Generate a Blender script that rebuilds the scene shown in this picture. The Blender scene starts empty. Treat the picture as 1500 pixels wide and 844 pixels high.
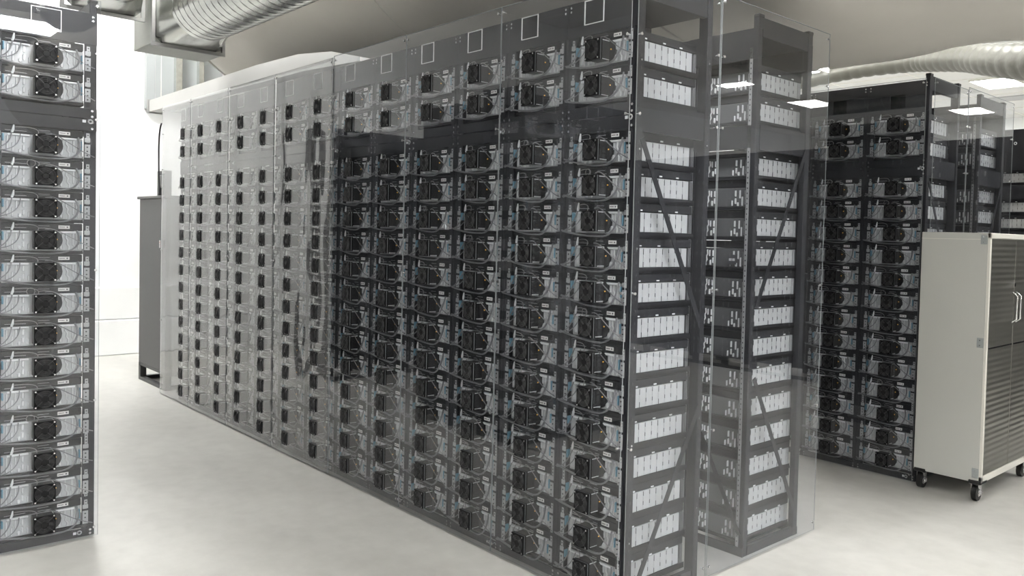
import bpy, math, random
from mathutils import Vector, Matrix
random.seed(7)
SC = bpy.context.scene
COL = SC.collection
PI = math.pi

# ------------------------------------------------------------------ camera
CX, CY, CZ = 2.56279, -2.59995, 1.70381
F, PX, PY = 1199.93, 919.69, 383.80
YAW, PIT, ROL = -0.774, -0.03095, 0.02623
fw = Vector((math.sin(YAW)*math.cos(PIT), math.cos(YAW)*math.cos(PIT), math.sin(PIT)))
r0 = fw.cross(Vector((0, 0, 1))).normalized(); u0 = r0.cross(fw)
rt = math.cos(ROL)*r0 + math.sin(ROL)*u0
up = -math.sin(ROL)*r0 + math.cos(ROL)*u0
cam_d = bpy.data.cameras.new('camera'); cam = bpy.data.objects.new('camera', cam_d); COL.objects.link(cam)
cam.matrix_world = Matrix(((rt.x, up.x, -fw.x, CX), (rt.y, up.y, -fw.y, CY), (rt.z, up.z, -fw.z, CZ), (0, 0, 0, 1)))
cam_d.sensor_fit = 'HORIZONTAL'; cam_d.sensor_width = 36
cam_d.lens = F/1500*36; cam_d.shift_x = (750-PX)/1500; cam_d.shift_y = (PY-422)/1500
cam_d.clip_start = 0.05; cam_d.clip_end = 200
SC.camera = cam

# ------------------------------------------------------------------ view, world
SC.view_settings.view_transform = 'Standard'; SC.view_settings.look = 'None'
SC.view_settings.gamma = 1.0; SC.view_settings.use_curve_mapping = False
SC.view_settings.exposure = 0.0
LIGHT = 20.0            # strength of the ceiling troffers
w = bpy.data.worlds.new('world'); SC.world = w; w.use_nodes = True
w.node_tree.nodes['Background'].inputs[0].default_value = (1, 1, 1, 1)
w.node_tree.nodes['Background'].inputs[1].default_value = 0.3
SC.cycles.transparent_max_bounces = 40
SC.cycles.max_bounces = 10

# ------------------------------------------------------------------ materials
def mat(name, col, rough=.5, metal=0., spec=.5, emit=0., noise=None, bump=0., bscale=40., coat=0.):
    m = bpy.data.materials.new(name); m.use_nodes = True
    nt = m.node_tree; b = nt.nodes['Principled BSDF']
    b.inputs['Base Color'].default_value = (*col, 1); b.inputs['Roughness'].default_value = rough
    b.inputs['Metallic'].default_value = metal; b.inputs['Specular IOR Level'].default_value = spec
    if coat: b.inputs['Coat Weight'].default_value = coat
    if emit:
        b.inputs['Emission Color'].default_value = (*col, 1); b.inputs['Emission Strength'].default_value = emit
    tc = nt.nodes.new('ShaderNodeTexCoord')
    if noise:
        s, amt = noise[0], noise[1]
        n = nt.nodes.new('ShaderNodeTexNoise'); n.inputs['Scale'].default_value = s; n.inputs['Detail'].default_value = 6
        mp = nt.nodes.new('ShaderNodeMapping')
        if len(noise) > 2: mp.inputs['Scale'].default_value = noise[2]
        nt.links.new(tc.outputs['Object'], mp.inputs[0]); nt.links.new(mp.outputs[0], n.inputs['Vector'])
        rp = nt.nodes.new('ShaderNodeValToRGB')
        rp.color_ramp.elements[0].position = .3; rp.color_ramp.elements[1].position = .7
        rp.color_ramp.elements[0].color = (*[c*(1-amt) for c in col], 1)
        rp.color_ramp.elements[1].color = (*[min(1, c*(1+amt*.6)) for c in col], 1)
        nt.links.new(n.outputs['Fac'], rp.inputs[0]); nt.links.new(rp.outputs[0], b.inputs['Base Color'])
    if bump:
        n2 = nt.nodes.new('ShaderNodeTexNoise'); n2.inputs['Scale'].default_value = bscale; n2.inputs['Detail'].default_value = 4
        nt.links.new(tc.outputs['Object'], n2.inputs['Vector'])
        bp = nt.nodes.new('ShaderNodeBump'); bp.inputs['Strength'].default_value = bump; bp.inputs['Distance'].default_value = .01
        nt.links.new(n2.outputs['Fac'], bp.inputs['Height']); nt.links.new(bp.outputs[0], b.inputs['Normal'])
    return m

M = {}
M['black_steel'] = mat('black_steel', (.022, .023, .027), .5, 0, .3, noise=(3, .3), bump=.05, bscale=200)
M['rack_black'] = mat('rack_black', (.024, .025, .030), .42, 0, .35, noise=(5, .25))
M['fan_black'] = mat('fan_black', (.006, .006, .007), .5, 0, .15)
M['fan_hub'] = mat('fan_hub', (.006, .006, .007), .5, 0, .3)
M['fan_ring'] = mat('fan_ring', (.10, .10, .105), .4, .2)
M['duct_black'] = mat('duct_black', (.022, .022, .024), .5, 0, .3)
M['tray_metal'] = mat('tray_metal', (.56, .57, .58), .25, .15, .6, noise=(9, .1))
M['emboss'] = mat('emboss', (.80, .81, .82), .14, .25, .8)
M['cell_white'] = mat('cell_white', (.50, .51, .52), .45)
M['slot_dark'] = mat('slot_dark', (.05, .05, .055), .6)
M['white_plastic'] = mat('white_plastic', (.82, .83, .84), .35)
M['rail_grey'] = mat('rail_grey', (.46, .465, .475), .35, .4)
M['cable_grey'] = mat('cable_grey', (.19, .192, .20), .4)
M['cable_light'] = mat('cable_light', (.30, .29, .29), .45)
M['rear_plate'] = mat('rear_plate_plastic', (.13, .132, .138), .25)
M['rear_glint'] = mat('rear_plate_glint', (.80, .81, .82), .2)  # bright colour paints specular glints on the raised bars
M['cable_black'] = mat('cable_black', (.02, .02, .022), .4)
M['blue_plastic'] = mat('blue_plastic', (.13, .29, .39), .4)
M['amber'] = mat('amber', (.9, .5, .08), .4, emit=.35)
M['screw'] = mat('screw', (.72, .72, .73), .25, .9)
M['galv'] = mat('galvanised_steel', (.62, .63, .60), .24, .9, .5, noise=(7, .10, (1, 3, 3)), bump=.03, bscale=5)
M['galv_dark'] = mat('galvanised_flange', (.36, .36, .35), .4, .8)
M['plenum'] = mat('plenum_metal', (.52, .53, .49), .5, 0, noise=(4, .08))
M['foil'] = mat('foil_duct', (.12, .118, .10), .5, .4, .5, bump=.5, bscale=14)
M['bag'] = mat('fabric_duct', (.60, .575, .53), .85, 0, .2, noise=(1.3, .05), bump=.25, bscale=1.6)
M['bag_seam'] = mat('fabric_seam', (.52, .5, .46), .8)
M['wall_white'] = mat('wall_white', (.86, .865, .86), .6, noise=(2, .03))
M['wall_panel'] = mat('wall_panel_grey', (.34, .36, .36), .55, noise=(2, .05))
M['beam_white'] = mat('beam_white', (.50, .495, .475), .6, noise=(2, .04))
M['ceil'] = mat('ceiling_tile', (.66, .655, .635), .8)
M['ceil_dark'] = mat('ceiling_grille', (.42, .42, .42), .8)
M['grey_cab'] = mat('grey_cabinet', (.085, .085, .085), .5, noise=(30, .06), bump=.08, bscale=150)
M['grey_dark'] = mat('grey_base', (.07, .07, .07), .5)
M['cab_beige'] = mat('cabinet_beige', (.53, .53, .50), .5, bump=.04, bscale=120)
M['cab_edge'] = mat('cabinet_edge', (.76, .74, .68), .4)
M['rubber'] = mat('rubber', (.012, .012, .012), .45)
M['chrome'] = mat('chrome', (.75, .75, .75), .15, 1.)
M['lamp'] = mat('lamp_diffuser', (1, 1, .985), .5, emit=LIGHT)
M['lamp_near'] = mat('lamp_diffuser_near', (1, 1, .985), .5, emit=LIGHT*3.6)
M['lamp_mid'] = mat('lamp_diffuser_mid', (1, 1, .985), .5, emit=LIGHT*2.6)
M['lamp_strip'] = mat('lamp_strip', (1, 1, .99), .5, emit=26)
M['paper'] = mat('paper', (.88, .86, .84), .6)
M['ink'] = mat('ink', (.08, .08, .09), .6)
M['red_ink'] = mat('red_ink', (.55, .15, .12), .6)

def floor_mat():
    m = bpy.data.materials.new('polished_concrete'); m.use_nodes = True; nt = m.node_tree; b = nt.nodes['Principled BSDF']
    tc = nt.nodes.new('ShaderNodeTexCoord')
    n = nt.nodes.new('ShaderNodeTexNoise'); n.inputs['Scale'].default_value = .9; n.inputs['Detail'].default_value = 7; n.inputs['Roughness'].default_value = .6
    n2 = nt.nodes.new('ShaderNodeTexNoise'); n2.inputs['Scale'].default_value = 9; n2.inputs['Detail'].default_value = 5
    mp = nt.nodes.new('ShaderNodeMapping'); mp.inputs['Scale'].default_value = (1, 2.2, 1); mp.inputs['Rotation'].default_value = (0, 0, .6)
    nt.links.new(tc.outputs['Object'], mp.inputs[0]); nt.links.new(mp.outputs[0], n.inputs['Vector']); nt.links.new(tc.outputs['Object'], n2.inputs['Vector'])
    rp = nt.nodes.new('ShaderNodeValToRGB'); rp.color_ramp.elements[0].position = .3; rp.color_ramp.elements[1].position = .72
    rp.color_ramp.elements[0].color = (.42, .412, .388, 1); rp.color_ramp.elements[1].color = (.55, .54, .51, 1)
    nt.links.new(n.outputs['Fac'], rp.inputs[0])
    mx = nt.nodes.new('ShaderNodeMixRGB'); mx.blend_type = 'MULTIPLY'; mx.inputs[0].default_value = .35
    r2 = nt.nodes.new('ShaderNodeValToRGB'); r2.color_ramp.elements[0].position = .3; r2.color_ramp.elements[0].color = (.78, .78, .78, 1); r2.color_ramp.elements[1].position = .62
    nt.links.new(n2.outputs['Fac'], r2.inputs[0]); nt.links.new(rp.outputs[0], mx.inputs[1]); nt.links.new(r2.outputs[0], mx.inputs[2])
    # expansion joints, sawn into the slab
    sp = nt.nodes.new('ShaderNodeSeparateXYZ'); nt.links.new(tc.outputs['Object'], sp.inputs[0])
    nt.links.new(mx.outputs[0], b.inputs['Base Color'])
    b.inputs['Roughness'].default_value = .38
    rr = nt.nodes.new('ShaderNodeMapRange'); rr.inputs[3].default_value = .3; rr.inputs[4].default_value = .5
    nt.links.new(n.outputs['Fac'], rr.inputs[0]); nt.links.new(rr.outputs[0], b.inputs['Roughness'])
    return m
M['floor'] = floor_mat()

def steel_door_mat():
    m = bpy.data.materials.new('embossed_steel'); m.use_nodes = True; nt = m.node_tree; b = nt.nodes['Principled BSDF']
    b.inputs['Base Color'].default_value = (.24, .235, .215, 1); b.inputs['Metallic'].default_value = .85; b.inputs['Roughness'].default_value = .38
    tc = nt.nodes.new('ShaderNodeTexCoord'); mp = nt.nodes.new('ShaderNodeMapping'); mp.inputs['Scale'].default_value = (1, 2, 26)
    wv = nt.nodes.new('ShaderNodeTexWave'); wv.bands_direction = 'Z'; wv.inputs['Scale'].default_value = .32; wv.inputs['Distortion'].default_value = .6
    nt.links.new(tc.outputs['Object'], mp.inputs[0]); nt.links.new(mp.outputs[0], wv.inputs['Vector'])
    bp = nt.nodes.new('ShaderNodeBump'); bp.inputs['Strength'].default_value = .25; bp.inputs['Distance'].default_value = .01
    nt.links.new(wv.outputs['Fac'], bp.inputs['Height']); nt.links.new(bp.outputs[0], b.inputs['Normal'])
    return m
M['steel_door'] = steel_door_mat()

def clear_mat(name, tint, haze, bump, bscale, ior=1.5, rough=.0, haze_var=.0):
    """clear plastic sheet: straight-through view plus a Fresnel mirror and a little diffuse haze, partly painting in reflected wash"""
    m = bpy.data.materials.new(name); m.use_nodes = True; nt = m.node_tree; nt.nodes.clear()
    out = nt.nodes.new('ShaderNodeOutputMaterial')
    tr = nt.nodes.new('ShaderNodeBsdfTransparent'); tr.inputs[0].default_value = (*tint, 1)
    gl = nt.nodes.new('ShaderNodeBsdfGlossy'); gl.inputs['Color'].default_value = (1, 1, 1, 1); gl.inputs['Roughness'].default_value = rough
    df = nt.nodes.new('ShaderNodeBsdfDiffuse'); df.inputs[0].default_value = (.8, .8, .8, 1)
    geo = nt.nodes.new('ShaderNodeNewGeometry')
    mi = nt.nodes.new('ShaderNodeMapRange'); mi.inputs[3].default_value = ior; mi.inputs[4].default_value = 1/ior
    nt.links.new(geo.outputs['Backfacing'], mi.inputs[0])
    fr = nt.nodes.new('ShaderNodeFresnel'); nt.links.new(mi.outputs[0], fr.inputs['IOR'])
    m1 = nt.nodes.new('ShaderNodeMixShader'); nt.links.new(tr.outputs[0], m1.inputs[1]); nt.links.new(df.outputs[0], m1.inputs[2])
    m1.inputs[0].default_value = haze
    if haze_var:  # noise varies the amount of haze
        tc0 = nt.nodes.new('ShaderNodeTexCoord'); nz = nt.nodes.new('ShaderNodeTexNoise'); nz.inputs['Scale'].default_value = 3; nz.inputs['Detail'].default_value = 8
        nt.links.new(tc0.outputs['Object'], nz.inputs['Vector'])
        mr = nt.nodes.new('ShaderNodeMapRange'); mr.inputs[1].default_value = .4; mr.inputs[2].default_value = .75; mr.inputs[3].default_value = haze; mr.inputs[4].default_value = haze+haze_var
        nt.links.new(nz.outputs['Fac'], mr.inputs[0]); nt.links.new(mr.outputs[0], m1.inputs[0])
    m2 = nt.nodes.new('ShaderNodeMixShader'); nt.links.new(fr.outputs[0], m2.inputs[0]); nt.links.new(m1.outputs[0], m2.inputs[1]); nt.links.new(gl.outputs[0], m2.inputs[2])
    if bump:
        tc = nt.nodes.new('ShaderNodeTexCoord'); n = nt.nodes.new('ShaderNodeTexNoise'); n.inputs['Scale'].default_value = bscale; n.inputs['Detail'].default_value = 2
        mp = nt.nodes.new('ShaderNodeMapping'); mp.inputs['Scale'].default_value = (1, 1, .45)
        nt.links.new(tc.outputs['Object'], mp.inputs[0]); nt.links.new(mp.outputs[0], n.inputs['Vector'])
        bp = nt.nodes.new('ShaderNodeBump'); bp.inputs['Strength'].default_value = bump; bp.inputs['Distance'].default_value = .02
        nt.links.new(n.outputs['Fac'], bp.inputs['Height'])
        nt.links.new(bp.outputs[0], gl.inputs['Normal'])
    nt.links.new(m2.outputs[0], out.inputs[0])
    return m
M['acrylic'] = clear_mat('clear_acrylic', (.965, .972, .985), .004, .05, 1.2, haze_var=.012, ior=1.47)
M['film'] = clear_mat('clear_vinyl_film', (.87, .875, .88), .08, .5, 2.6, rough=.02, haze_var=.06)
M['sheet_edge'] = mat('sheet_edge', (.30, .32, .33), .2)

# ------------------------------------------------------------------ mesh builder
class MB:
    def __init__(self): self.v = []; self.f = []; self.mi = []; self.ms = []; self.sm = []
    def m(self, name):
        if name not in self.ms: self.ms.append(name)
        return self.ms.index(name)
    def add(self, vs, fs, mt, smooth=False):
        o = len(self.v); self.v += [tuple(p) for p in vs]; k = self.m(mt)
        for f in fs: self.f.append(tuple(i+o for i in f)); self.mi.append(k); self.sm.append(smooth)
    def box(self, x0, x1, y0, y1, z0, z1, mt, ch=0):
        if ch:
            c = ch
            # chamfered along every edge, on a 24-point shell
            vs = []
            for sx, X in ((-1, x0), (1, x1)):
                for sy, Y in ((-1, y0), (1, y1)):
                    for sz, Z in ((-1, z0), (1, z1)):
                        vs += [(X, Y-sy*c, Z-sz*c), (X-sx*c, Y, Z-sz*c), (X-sx*c, Y-sy*c, Z)]
            def g(sx, sy, sz, k): return ((sx*2+sy)*2+sz)*3+k
            fs = []
            for s in (0, 1):
                q = [g(s, 0, 0, 0), g(s, 1, 0, 0), g(s, 1, 1, 0), g(s, 0, 1, 0)]; fs.append(q if s else q[::-1])
                q = [g(0, s, 0, 1), g(0, s, 1, 1), g(1, s, 1, 1), g(1, s, 0, 1)]; fs.append(q if s else q[::-1])
                q = [g(0, 0, s, 2), g(1, 0, s, 2), g(1, 1, s, 2), g(0, 1, s, 2)]; fs.append(q if s else q[::-1])
            for a in (0, 1):
                for b in (0, 1):
                    fs.append([g(0, a, b, 1), g(1, a, b, 1), g(1, a, b, 2), g(0, a, b, 2)])
                    fs.append([g(a, 0, b, 0), g(a, 1, b, 0), g(a, 1, b, 2), g(a, 0, b, 2)])
                    fs.append([g(a, b, 0, 0), g(a, b, 1, 0), g(a, b, 1, 1), g(a, b, 0, 1)])
                    for d in (0, 1): fs.append([g(a, b, d, 0), g(a, b, d, 1), g(a, b, d, 2)])
            self.add(vs, fs, mt); return
        vs = [(x0, y0, z0), (x1, y0, z0), (x1, y1, z0), (x0, y1, z0), (x0, y0, z1), (x1, y0, z1), (x1, y1, z1), (x0, y1, z1)]
        self.add(vs, [(0, 3, 2, 1), (4, 5, 6, 7), (0, 1, 5, 4), (1, 2, 6, 5), (2, 3, 7, 6), (3, 0, 4, 7)], mt)
    def tube(self, pts, r, mt, n=6, cap=True, smooth=True):
        pts = [Vector(p) for p in pts]; rs = r if isinstance(r, (list, tuple)) else [r]*len(pts)
        vs = []; prev = None
        for i, p in enumerate(pts):
            t = (pts[min(i+1, len(pts)-1)]-pts[max(i-1, 0)]).normalized()
            if prev is None:
                a = Vector((0, 0, 1)) if abs(t.z) < .9 else Vector((1, 0, 0)); nrm = t.cross(a).normalized()
            else:
                nrm = (prev-t*prev.dot(t)).normalized()
            prev = nrm; b = t.cross(nrm)
            for k in range(n):
                an = 2*PI*k/n; vs.append(p+(nrm*math.cos(an)+b*math.sin(an))*rs[i])
        fs = []
        for i in range(len(pts)-1):
            for k in range(n):
                k2 = (k+1) % n; fs.append((i*n+k, i*n+k2, (i+1)*n+k2, (i+1)*n+k))
        self.add(vs, fs, mt, smooth)
        if cap:
            self.add([vs[k] for k in range(n)], [tuple(range(n))[::-1]], mt); self.add([vs[(len(pts)-1)*n+k] for k in range(n)], [tuple(range(n))], mt)
    def cyl(self, c, ax, r, h, mt, n=16, r2=None, smooth=True):
        c = Vector(c); a = {'x': Vector((1, 0, 0)), 'y': Vector((0, 1, 0)), 'z': Vector((0, 0, 1))}[ax]
        self.tube([c-a*h/2, c+a*h/2], [r, r if r2 is None else r2], mt, n, True, smooth)
    def ring(self, c, R, r, mt, n=20, m=4, ax='y'):
        vs = []; fs = []
        for i in range(n):
            a = 2*PI*i/n
            for j in range(m):
                b = 2*PI*j/m; q = R+r*math.cos(b); h = r*math.sin(b)
                if ax == 'y': vs.append((c[0]+q*math.cos(a), c[1]+h, c[2]+q*math.sin(a)))
                elif ax == 'x': vs.append((c[0]+h, c[1]+q*math.cos(a), c[2]+q*math.sin(a)))
                else: vs.append((c[0]+q*math.cos(a), c[1]+q*math.sin(a), c[2]+h))
                fs.append((i*m+j, ((i+1) % n)*m+j, ((i+1) % n)*m+(j+1) % m, i*m+(j+1) % m))
        self.add(vs, fs, mt, True)
    def prism(self, poly, y0, y1, mt):   # polygon in x,z extruded in y
        n = len(poly)
        vs = [(p[0], y0, p[1]) for p in poly]+[(p[0], y1, p[1]) for p in poly]
        self.add(vs, [tuple(range(n)), tuple(range(n, 2*n))[::-1]]+[(i, i+n, (i+1) % n+n, (i+1) % n) for i in range(n)], mt)
    def mesh(self, name):
        me = bpy.data.meshes.new(name); me.from_pydata(self.v, [], self.f)
        for x in self.ms: me.materials.append(M[x])
        me.polygons.foreach_set('material_index', self.mi); me.polygons.foreach_set('use_smooth', self.sm)
        me.update(); return me
    def build(self, name, parent=None, loc=None):
        return link(name, self.mesh(name), parent, loc)

def link(name, me, parent=None, loc=None):
    o = bpy.data.objects.new(name, me); COL.objects.link(o)
    if parent: o.parent = parent
    if loc: o.location = loc
    return o
def tag(o, label=None, cat=None, group=None, kind=None):
    if label: o['label'] = label
    if cat: o['category'] = cat
    if group: o['group'] = group
    if kind: o['kind'] = kind
    return o
def empty(name, loc=(0, 0, 0), rz=0):
    o = bpy.data.objects.new(name, None); COL.objects.link(o); o.location = loc; o.rotation_euler = (0, 0, rz); o.empty_display_size = .05
    return o
def bez(p0, p1, p2, p3, n=10):
    p0, p1, p2, p3 = map(Vector, (p0, p1, p2, p3))
    return [((1-t)**3)*p0+3*t*(1-t)**2*p1+3*t*t*(1-t)*p2+t**3*p3 for t in [i/n for i in range(n+1)]]
def struct(name, mb): o = mb.build(name); o['kind'] = 'structure'; return o

# ------------------------------------------------------------------ room
X0, X1, Y0, Y1, ZC = -9.6, 15.0, -8.0, 24.0, 5.7
b = MB(); b.box(X0-.2, X1+.2, Y0-.2, Y1+.2, -.12, 0, 'floor'); struct('floor', b)
b = MB(); b.box(X0-.2, X1+.2, Y0-.2, Y1+.2, ZC, ZC+.1, 'ceil')
for i in range(12):      # tile joints stand just below the deck
    x = X0+1.2+i*2.0; b.box(x-.012, x+.012, Y0, Y1, ZC-.008, ZC+.01, 'cab_edge')
for i in range(26):
    y = Y0+.8+i*1.22; b.box(X0, X1, y-.012, y+.012, ZC-.009, ZC+.01, 'cab_edge')
for (x, y) in ((-5.6, 20.4), (-3.2, 15.6), (-6.6, 15.0), (-1.4, 20.2)):
    b.box(x-.75, x+.75, y-.35, y+.35, ZC-.02, ZC+.005, 'ceil_dark')
struct('ceiling', b)
b = MB(); b.box(X0-.2, X0, Y0, Y1, 0, ZC, 'wall_white'); struct('wall_left', b)
b = MB(); b.box(X1, X1+.2, Y0, Y1, 0, ZC, 'wall_white'); struct('wall_right', b)
b = MB(); b.box(X0, X1, Y1, Y1+.2, 0, ZC, 'wall_white'); struct('wall_back', b)
b = MB(); b.box(X0, X1, Y0-.2, Y0, 0, ZC, 'wall_white'); struct('wall_front', b)
# low ledge along the left wall and its foot
b = MB(); b.box(X0, X0+.07, Y0, Y1, .46, .88, 'wall_white', .012); struct('trim_1', b)
b = MB(); b.box(X0, X0+.10, Y0, Y1, 0, .455, 'wall_white', .012); struct('baseboard_left', b)
# pale panel bay high on the left wall
b = MB(); b.box(-9.6, -9.5, .66, 1.6, 3.22, 5.0, 'wall_panel')
b.box(-9.5, -9.497, .76, .766, 3.25, 4.9, 'ceil_dark'); b.box(-9.5, -9.495, .83, .836, 3.25, 4.9, 'cab_edge'); struct('trim_2', b)
b = MB(); b.box(-9.5, -9.40, .985, 1.06, 3.22, 5.0, 'galv'); struct('trim_3', b)
b = MB(); b.box(-9.5, -9.40, 1.27, 1.33, 3.22, 5.0, 'galv'); struct('trim_4', b)

# ------------------------------------------------------------------ module meshes (origin: base centre, front sheet plane y = 0)
ZB = .075   # module base to fan centre
def capsule(b, x, z0, z1, wd, y=.07, d=.009, sgn=-1, mt='emboss'):
    # a raised rounded bar pressed into the plate
    yo = y+sgn*d; h = wd/2; c = h*.55
    ring0 = [(x-h, z0+c), (x-c*.6, z0), (x+c*.6, z0), (x+h, z0+c), (x+h, z1-c), (x+c*.6, z1), (x-c*.6, z1), (x-h, z1-c)]
    ring1 = [(x+(px-x)*.55, (z0+z1)/2+(pz-(z0+z1)/2)*(1-.35*wd/(z1-z0))) for px, pz in ring0]
    vs = [(p[0], y, p[1]) for p in ring0]+[(p[0], yo, p[1]) for p in ring1]
    fs = [(i, (i+1) % 8, (i+1) % 8+8, i+8) for i in range(8)]+[tuple(range(8, 16))]
    if sgn > 0: fs = [f[::-1] for f in fs]
    b.add(vs, fs, mt, False)
def plate(y, sgn, rear=False):
    b = MB(); z = ZB
    b.box(-.176, .176, min(y, y-sgn*.02), max(y, y-sgn*.02), z-.057, z+.047, 'rear_plate' if rear else 'tray_metal', .003)
    em = 'rear_glint' if rear else 'emboss'
    for (x, a, c, wd) in ((-.150, -.045, .035, .012), (-.128, -.05, .0, .010), (-.112, -.01, .035, .010), (-.082, .0, .034, .013), (-.082, -.04, -.008, .013),
                          (-.098, -.052, -.03, .016), (-.060, -.05, -.02, .008),
                          (.062, .0, .034, .012), (.062, -.038, -.006, .012), (.080, -.05, -.02, .016), (.086, .0, .034, .007), (.134, -.03, .036, .009), (.158, -.05, .03, .007)):
        capsule(b, x, z+a, z+c, wd*(.6 if rear else 1), y, .009, sgn, em)
    # wavy rib
    pts = [(.104, .036), (.101, .012), (.110, .0), (.106, -.02), (.116, -.034), (.114, -.052)]
    b.tube([(p[0], y+sgn*.002, z+p[1]) for p in pts], .0045, em, 6)
    pts = [(.148, .036), (.150, .01), (.144, -.02), (.138, -.05)]
    b.tube([(p[0], y+sgn*.002, z+p[1]) for p in pts], .0035, em, 6)
    if not rear:
        b.box(-.150, -.058, y-.012, y-.001, z+.036, z+.046, 'white_plastic', .002)
        b.box(.052, .146, y-.012, y-.001, z+.036, z+.046, 'white_plastic', .002)
        for s in (-1, 1):        # mounting ears bolted on the perforated rails
            xa, xb = sorted((s*.180, s*.206))
            b.box(xa, xb, .046, .0495, z-.052, z+.018, 'rail_grey', .001)
            b.box(xa, xb, .046, .0495, z+.030, z+.052, 'rail_grey', .001)
            for dz in (-.04, -.018, .004): b.cyl((s*.192, .0455, z+dz), 'y', .004, .003, 'slot_dark', 8)
    return b
MS = {}
MS['front_plate'] = plate(.07, -1).mesh('front_plate')
MS['rear_plate'] = plate(.53, 1, True).mesh('rear_plate')
b = MB()
b.box(-.168, .168, .095, .50, ZB-.04, ZB+.042, 'slot_dark')
n = 9; y0, y1 = .10, .50; st = (y1-y0)/n
for i in range(n):
    b.box(-.173, .173, y0+i*st+.0007, y0+(i+1)*st-.0007, ZB-.045, ZB+.046, 'cell_white', .0012)
    for s in (-1, 1):
        yy = y0+i*st+st*.5
        if i < 8:
            for (za, zb_) in ((.022, .042), (-.022, -.004)) if i % 3 != 1 else ((.015, .042), (-.044, -.02)):
                b.box(*sorted((s*.172, s*.1745)), y0+(i+1)*st-.0025, y0+(i+1)*st+.0008, ZB+za, ZB+zb_, 'slot_dark')
MS['cell_stack'] = b.mesh('cell_stack')
b = MB(); b.box(-.178, .178, .066, .54, ZB-.073, ZB-.0585, 'black_steel')
for s in (-1, 1): b.box(*sorted((s*.178, s*.1765)), .066, .54, ZB-.074, ZB-.046, 'black_steel')
b.box(-.178, .178, .062, .066, ZB-.074, ZB-.060, 'black_steel'); MS['tray'] = b.mesh('tray')
b = MB(); b.box(-.176, .176, .064, .53, ZB+.049, ZB+.0885, 'black_steel', .003)
for s in (-1, 1):
    for yy in (.16, .29, .41): b.box(*sorted((s*.174, s*.179)), yy-.009, yy+.009, ZB+.053, ZB+.059, 'white_plastic')
for (xa, xb, za) in ((-.16, -.07, .060), (-.02, .03, .072), (.01, .04, .056)): b.box(xa, xb, .0625, .0645, ZB+za, ZB+za+.002, 'rail_grey')
MS['cover'] = b.mesh('cover')
b = MB(); b.box(.068, .118, .0615, .0645, ZB+.060, ZB+.077, 'paper')
for k in range(7): b.box(.072+k*.0036, .0745+k*.0036, .0610, .0616, ZB+.0665, ZB+.0705, 'ink')
b.cyl((.1075, .0612, ZB+.0685), 'y', .004, .001, 'ink', 10); MS['label_plate'] = b.mesh('label_plate')
# fan
H = .048
b = MB()
ring_o = [(math.cos(2*PI*k/24)*.0435, math.sin(2*PI*k/24)*.0435) for k in range(24)]
def sq(k):
    a = 2*PI*k/24; c, s = math.cos(a), math.sin(a); q = H/max(abs(c), abs(s)); return (c*q, s*q)
vs = []; fs = []
for k in range(24):
    o = sq(k); i = ring_o[k]
    vs += [(o[0], -.011, ZB+o[1]), (i[0], -.011, ZB+i[1]), (i[0], .010, ZB+i[1]), (o[0], .010, ZB+o[1])]
for k in range(24):
    a, c = k*4, ((k+1) % 24)*4
    fs += [(a, c, c+1, a+1), (a+1, c+1, c+2, a+2), (a+3, a, c, c+3)]
b.add(vs, [f for f in fs], 'fan_black')
b.box(-.0475, .0475, .0085, .011, ZB-.0475, ZB+.0475, 'fan_black')
for sx in (-1, 1):
    for sz in (-1, 1):
        b.cyl((sx*.041, -.012, ZB+sz*.041), 'y', .0042, .003, 'screw', 8)
        if sx > 0: b.tube([(sx*.045, .011, ZB+sz*.043), (sx*.045, .068, ZB+sz*.043)], .0022, 'white_plastic', 5)
MS['fan'] = b.mesh('fan')
b = MB(); b.cyl((0, -.001, ZB), 'y', .0155, .014, 'fan_hub', 14)
for k in range(7):
    a = 2*PI*k/7
    p = [(.014, -.005, -.006), (.042, -.006, -.013), (.042, .006, .006), (.014, .004, .006)]
    ca, sa = math.cos(a), math.sin(a)
    b.add([(x*ca-z*sa, y, ZB+x*sa+z*ca) for x, y, z in p], [(0, 1, 2, 3)], 'fan_hub')
MS['impeller'] = b.mesh('impeller')
b = MB()
for R in (.0425, .0370, .0315, .0260, .0205): b.ring((0, -.0125, ZB), R, .0008, 'fan_ring', 24, 4)
b.cyl((0, -.0125, ZB), 'y', .0145, .002, 'fan_hub', 14)
for a in (PI/4, 3*PI/4):
    for s in (-1, 1): b.tube([(s*.012*math.cos(a), -.0125, ZB+s*.012*math.sin(a)), (s*.057*math.cos(a), -.0122, ZB+s*.057*math.sin(a))], .0010, 'fan_ring', 4)
MS['fan_guard'] = b.mesh('fan_guard')
b = MB()  # duct behind the fan: box with a rounded shoulder
b.box(-.044, .046, .0115, .0665, ZB-.044, ZB+.044, 'duct_black')
pl = [(.046, ZB-.052)]+[(.046+.040*math.cos(a), ZB+.050*math.sin(a)) for a in [(-PI/2+PI*k/10) for k in range(11)]]+[(.046, ZB+.052)]
b.prism(pl, .056, .0665, 'duct_black'); MS['fan_duct'] = b.mesh('fan_duct')
b = MB(); b.cyl((.060, .054, ZB+.004), 'y', .0032, .004, 'amber', 8); MS['indicator'] = b.mesh('indicator')
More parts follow.
